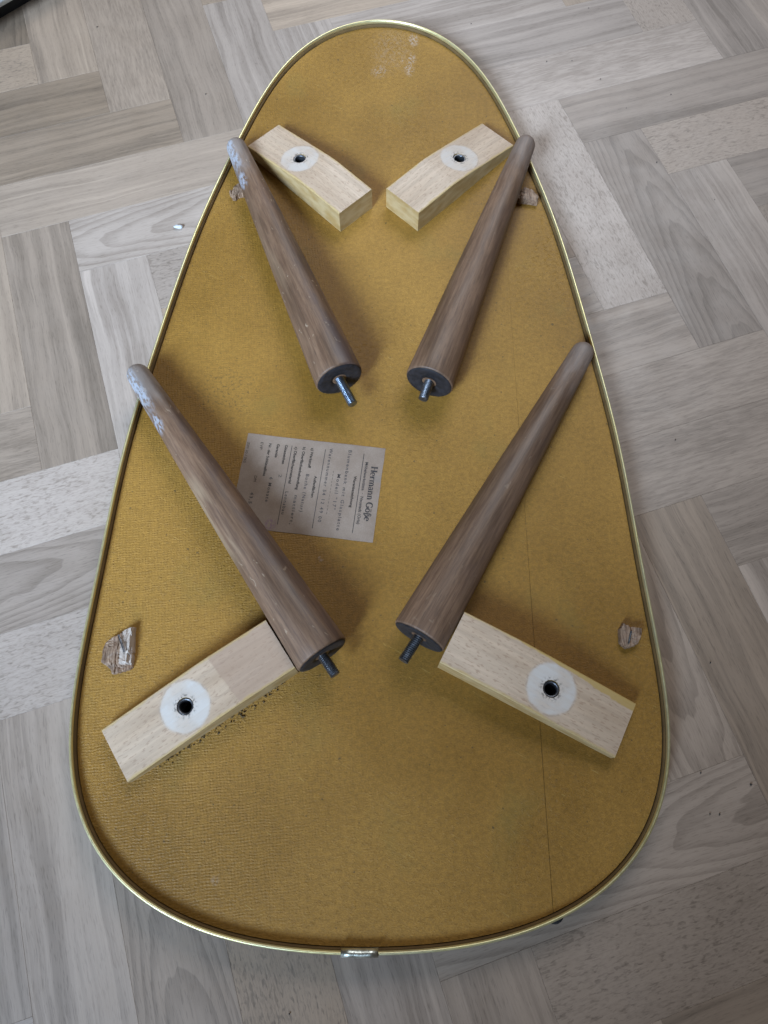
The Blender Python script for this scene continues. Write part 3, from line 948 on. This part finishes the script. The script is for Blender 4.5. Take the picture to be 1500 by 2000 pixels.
def leg_meshes(L):
    """shaft lies along +x, the screwed end at x = 0"""
    prof = [(0.0, RB - .0012), (.0006, RB - .0003), (.0016, RB)]
    n = 30
    for i in range(1, n + 1):
        t = i / n
        s = .0016 + (L - .0016) * t
        prof.append((s, RB + (RT - RB) * t + 0.0005 * math.sin(math.pi * t)))
    for a in (18, 36, 52, 66, 78, 86):
        r = math.radians(a)
        prof.append((L + RT * .95 * math.sin(r), RT * math.cos(r)))
    SEG = 48
    v, f = [], []
    for (s, r) in prof:
        for k in range(SEG):
            t = 2 * math.pi * k / SEG
            v.append((s, r * math.cos(t), r * math.sin(t)))
    m = len(prof)
    for i in range(m - 1):
        for k in range(SEG):
            l = (k + 1) % SEG
            f.append((i * SEG + k, (i + 1) * SEG + k, (i + 1) * SEG + l, i * SEG + l))
    f.append(tuple(reversed(range((m - 1) * SEG, m * SEG))))
    f.append(tuple(range(SEG)))
    me = mesh('shaft', v, f)
    bm = bmesh.new(); bm.from_mesh(me); bmesh.ops.recalc_face_normals(bm, faces=bm.faces); bm.to_mesh(me); bm.free()
    # end face: slightly dished black disc
    v, f = [], []
    rr = [(-.0004, RB - .0010), (-.0010, RB - .0020), (-.0008, RB * .75), (-.0005, RB * .5), (-.0001, .0062), (.0015, .0056), (.0015, .003)]
    for (s, r) in rr:
        for k in range(SEG):
            t = 2 * math.pi * k / SEG
            v.append((s + .00025 * mnoise.noise((r * 300 * math.cos(t), r * 300 * math.sin(t), L * 50)), r * math.cos(t), r * math.sin(t)))
    for i in range(len(rr) - 1):
        for k in range(SEG):
            l = (k + 1) % SEG
            f.append((i * SEG + k, i * SEG + l, (i + 1) * SEG + l, (i + 1) * SEG + k))
    return me, mesh('end_face', v, f)


# base centre, foot centre, stud length, stud tilt, wear, bare, seed, label
LEGS = [((-.0372, .3174), (-.1428, .5797), .0285, (.02, .06), 1.0, 0.3, 2.0, STEEL, 'scuffed tapered leg at far left, foot worn pale, long bright stud'),
        ((.0380, .3143), (.1384, .5822), .0185, (.0, .04), 0.15, 0.1, 5.3, DARKSTEEL, 'smooth brown tapered leg at far right with short dark stud'),
        ((-.0448, .0871), (-.2082, .3248), .0185, (.0, .0), 0.65, 1.0, 9.1, DARKSTEEL, 'near left tapered leg covering the label corner, white paint and painted window sheen on its foot'),
        ((.0253, .1003), (.1707, .3458), .0225, (.03, -.05), 0.2, 0.15, 12.7, DARKSTEEL, 'near right dark brown tapered leg beside the flecked block')]
for (b, t, sl, tilt, wear, bare, seed, smat, lab) in LEGS:
    B = Vector((b[0], b[1], ZP + RB + .0004)); T = Vector((t[0] * .9990, t[1] * .9990, ZR + RT + .0003))
    d = T - B
    root = empty('table_leg', B)
    root.rotation_mode = 'QUATERNION'
    root.rotation_quaternion = d.to_track_quat('X', 'Z')
    tag(root, lab, 'table leg', 'unscrewed table legs')
    sm, em = leg_meshes(d.length)
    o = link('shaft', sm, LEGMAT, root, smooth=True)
    o['seed'], o['wear'], o['bare'], o['paint_sheen'] = seed, wear, bare, (1.0 if b[0] < 0 else 0.0)
    e = link('end_face', em, ENDMAT, root, smooth=True)
    st = thread_tube('threaded_stud', .0042, .00095, sl, .0015, smat, root)
    st.rotation_euler = (0, tilt[0], tilt[1])
    st.location = (0.001, 0, 0)

# white paint and painted window sheen on the near left leg's flank and foot
# ------------------------------------------------------------------ small things on the floor
rg = random.Random(21)
v, f = [], []
for (x, y) in [[0.099, 0.799], [0.234, 0.824], [0.179, 0.739], [0.207, 0.74], [0.235, 0.712], [0.308, 0.689], [0.28, 0.594], [-0.321, 0.795], [-0.19, 0.691], [0.331, 0.545],
               [0.253, 0.278], [0.252, 0.087], [0.234, -0.021], [0.241, -0.021], [0.232, 0.007], [0.267, -0.001], [-0.063, -0.142]]:
    crumb(v, f, x, y, .0006, rg.uniform(.0007, .0012), rg)
for k in range(16): crumb(v, f, rg.uniform(-.4, .42), rg.uniform(-.14, .82), .0003, rg.uniform(.0003, .0005), rg)
tag(link('dirt_crumbs', mesh('dirt_crumbs', v, f), simple('dirt', (0.03, 0.026, 0.024), 0.8)), 'scattered dark dirt crumbs on the plank floor', 'dirt', kind='stuff')

bm = bmesh.new()
bmesh.ops.create_icosphere(bm, subdivisions=3, radius=.0038)
for q in bm.verts:
    k = 1 + .35 * mnoise.noise(q.co * 420)
    q.co = Vector((q.co.x * 1.25 * k, q.co.y * .5 * k, q.co.z * .45 * k + .0016))
me = bpy.data.meshes.new('paint_flake'); bm.to_mesh(me); bm.free()
o = link('paint_flake', me, simple('white_paint', (0.52, 0.52, 0.53), 0.6), None, (-.2008, .5112, 0), smooth=True)
tag(o, 'tiny white paint flake lying on the arched-grain plank at left', 'paint flake')

# corner of a white board that reaches into view at the top left, over a black block that stands in for its shadow
bm = bmesh.new()
bmesh.ops.create_cube(bm, size=1)
for q in bm.verts: q.co = Vector((q.co.x * .20, q.co.y * .20, q.co.z * .016))
bmesh.ops.bevel(bm, geom=[e for e in bm.edges], offset=.005, segments=3, affect='EDGES')
me = bpy.data.meshes.new('board'); bm.to_mesh(me); bm.free()
wb = empty('white_shelf_board', (-.4885, .8605, 0), (0, 0, math.radians(45)))
tag(wb, 'edge of a white board poking into the top left corner', 'shelf board')
link('board', me, simple('white_lacquer', (0.62, 0.66, 0.66), 0.4), wb, (0, 0, .030), smooth=True)
bm = bmesh.new()
bmesh.ops.create_cube(bm, size=1)
for q in bm.verts: q.co = Vector((q.co.x * .150, q.co.y * .150, q.co.z * .022 + .011))
me = bpy.data.meshes.new('shadow_block'); bm.to_mesh(me); bm.free()
link('shadow_block', me, RUBBER, wb)
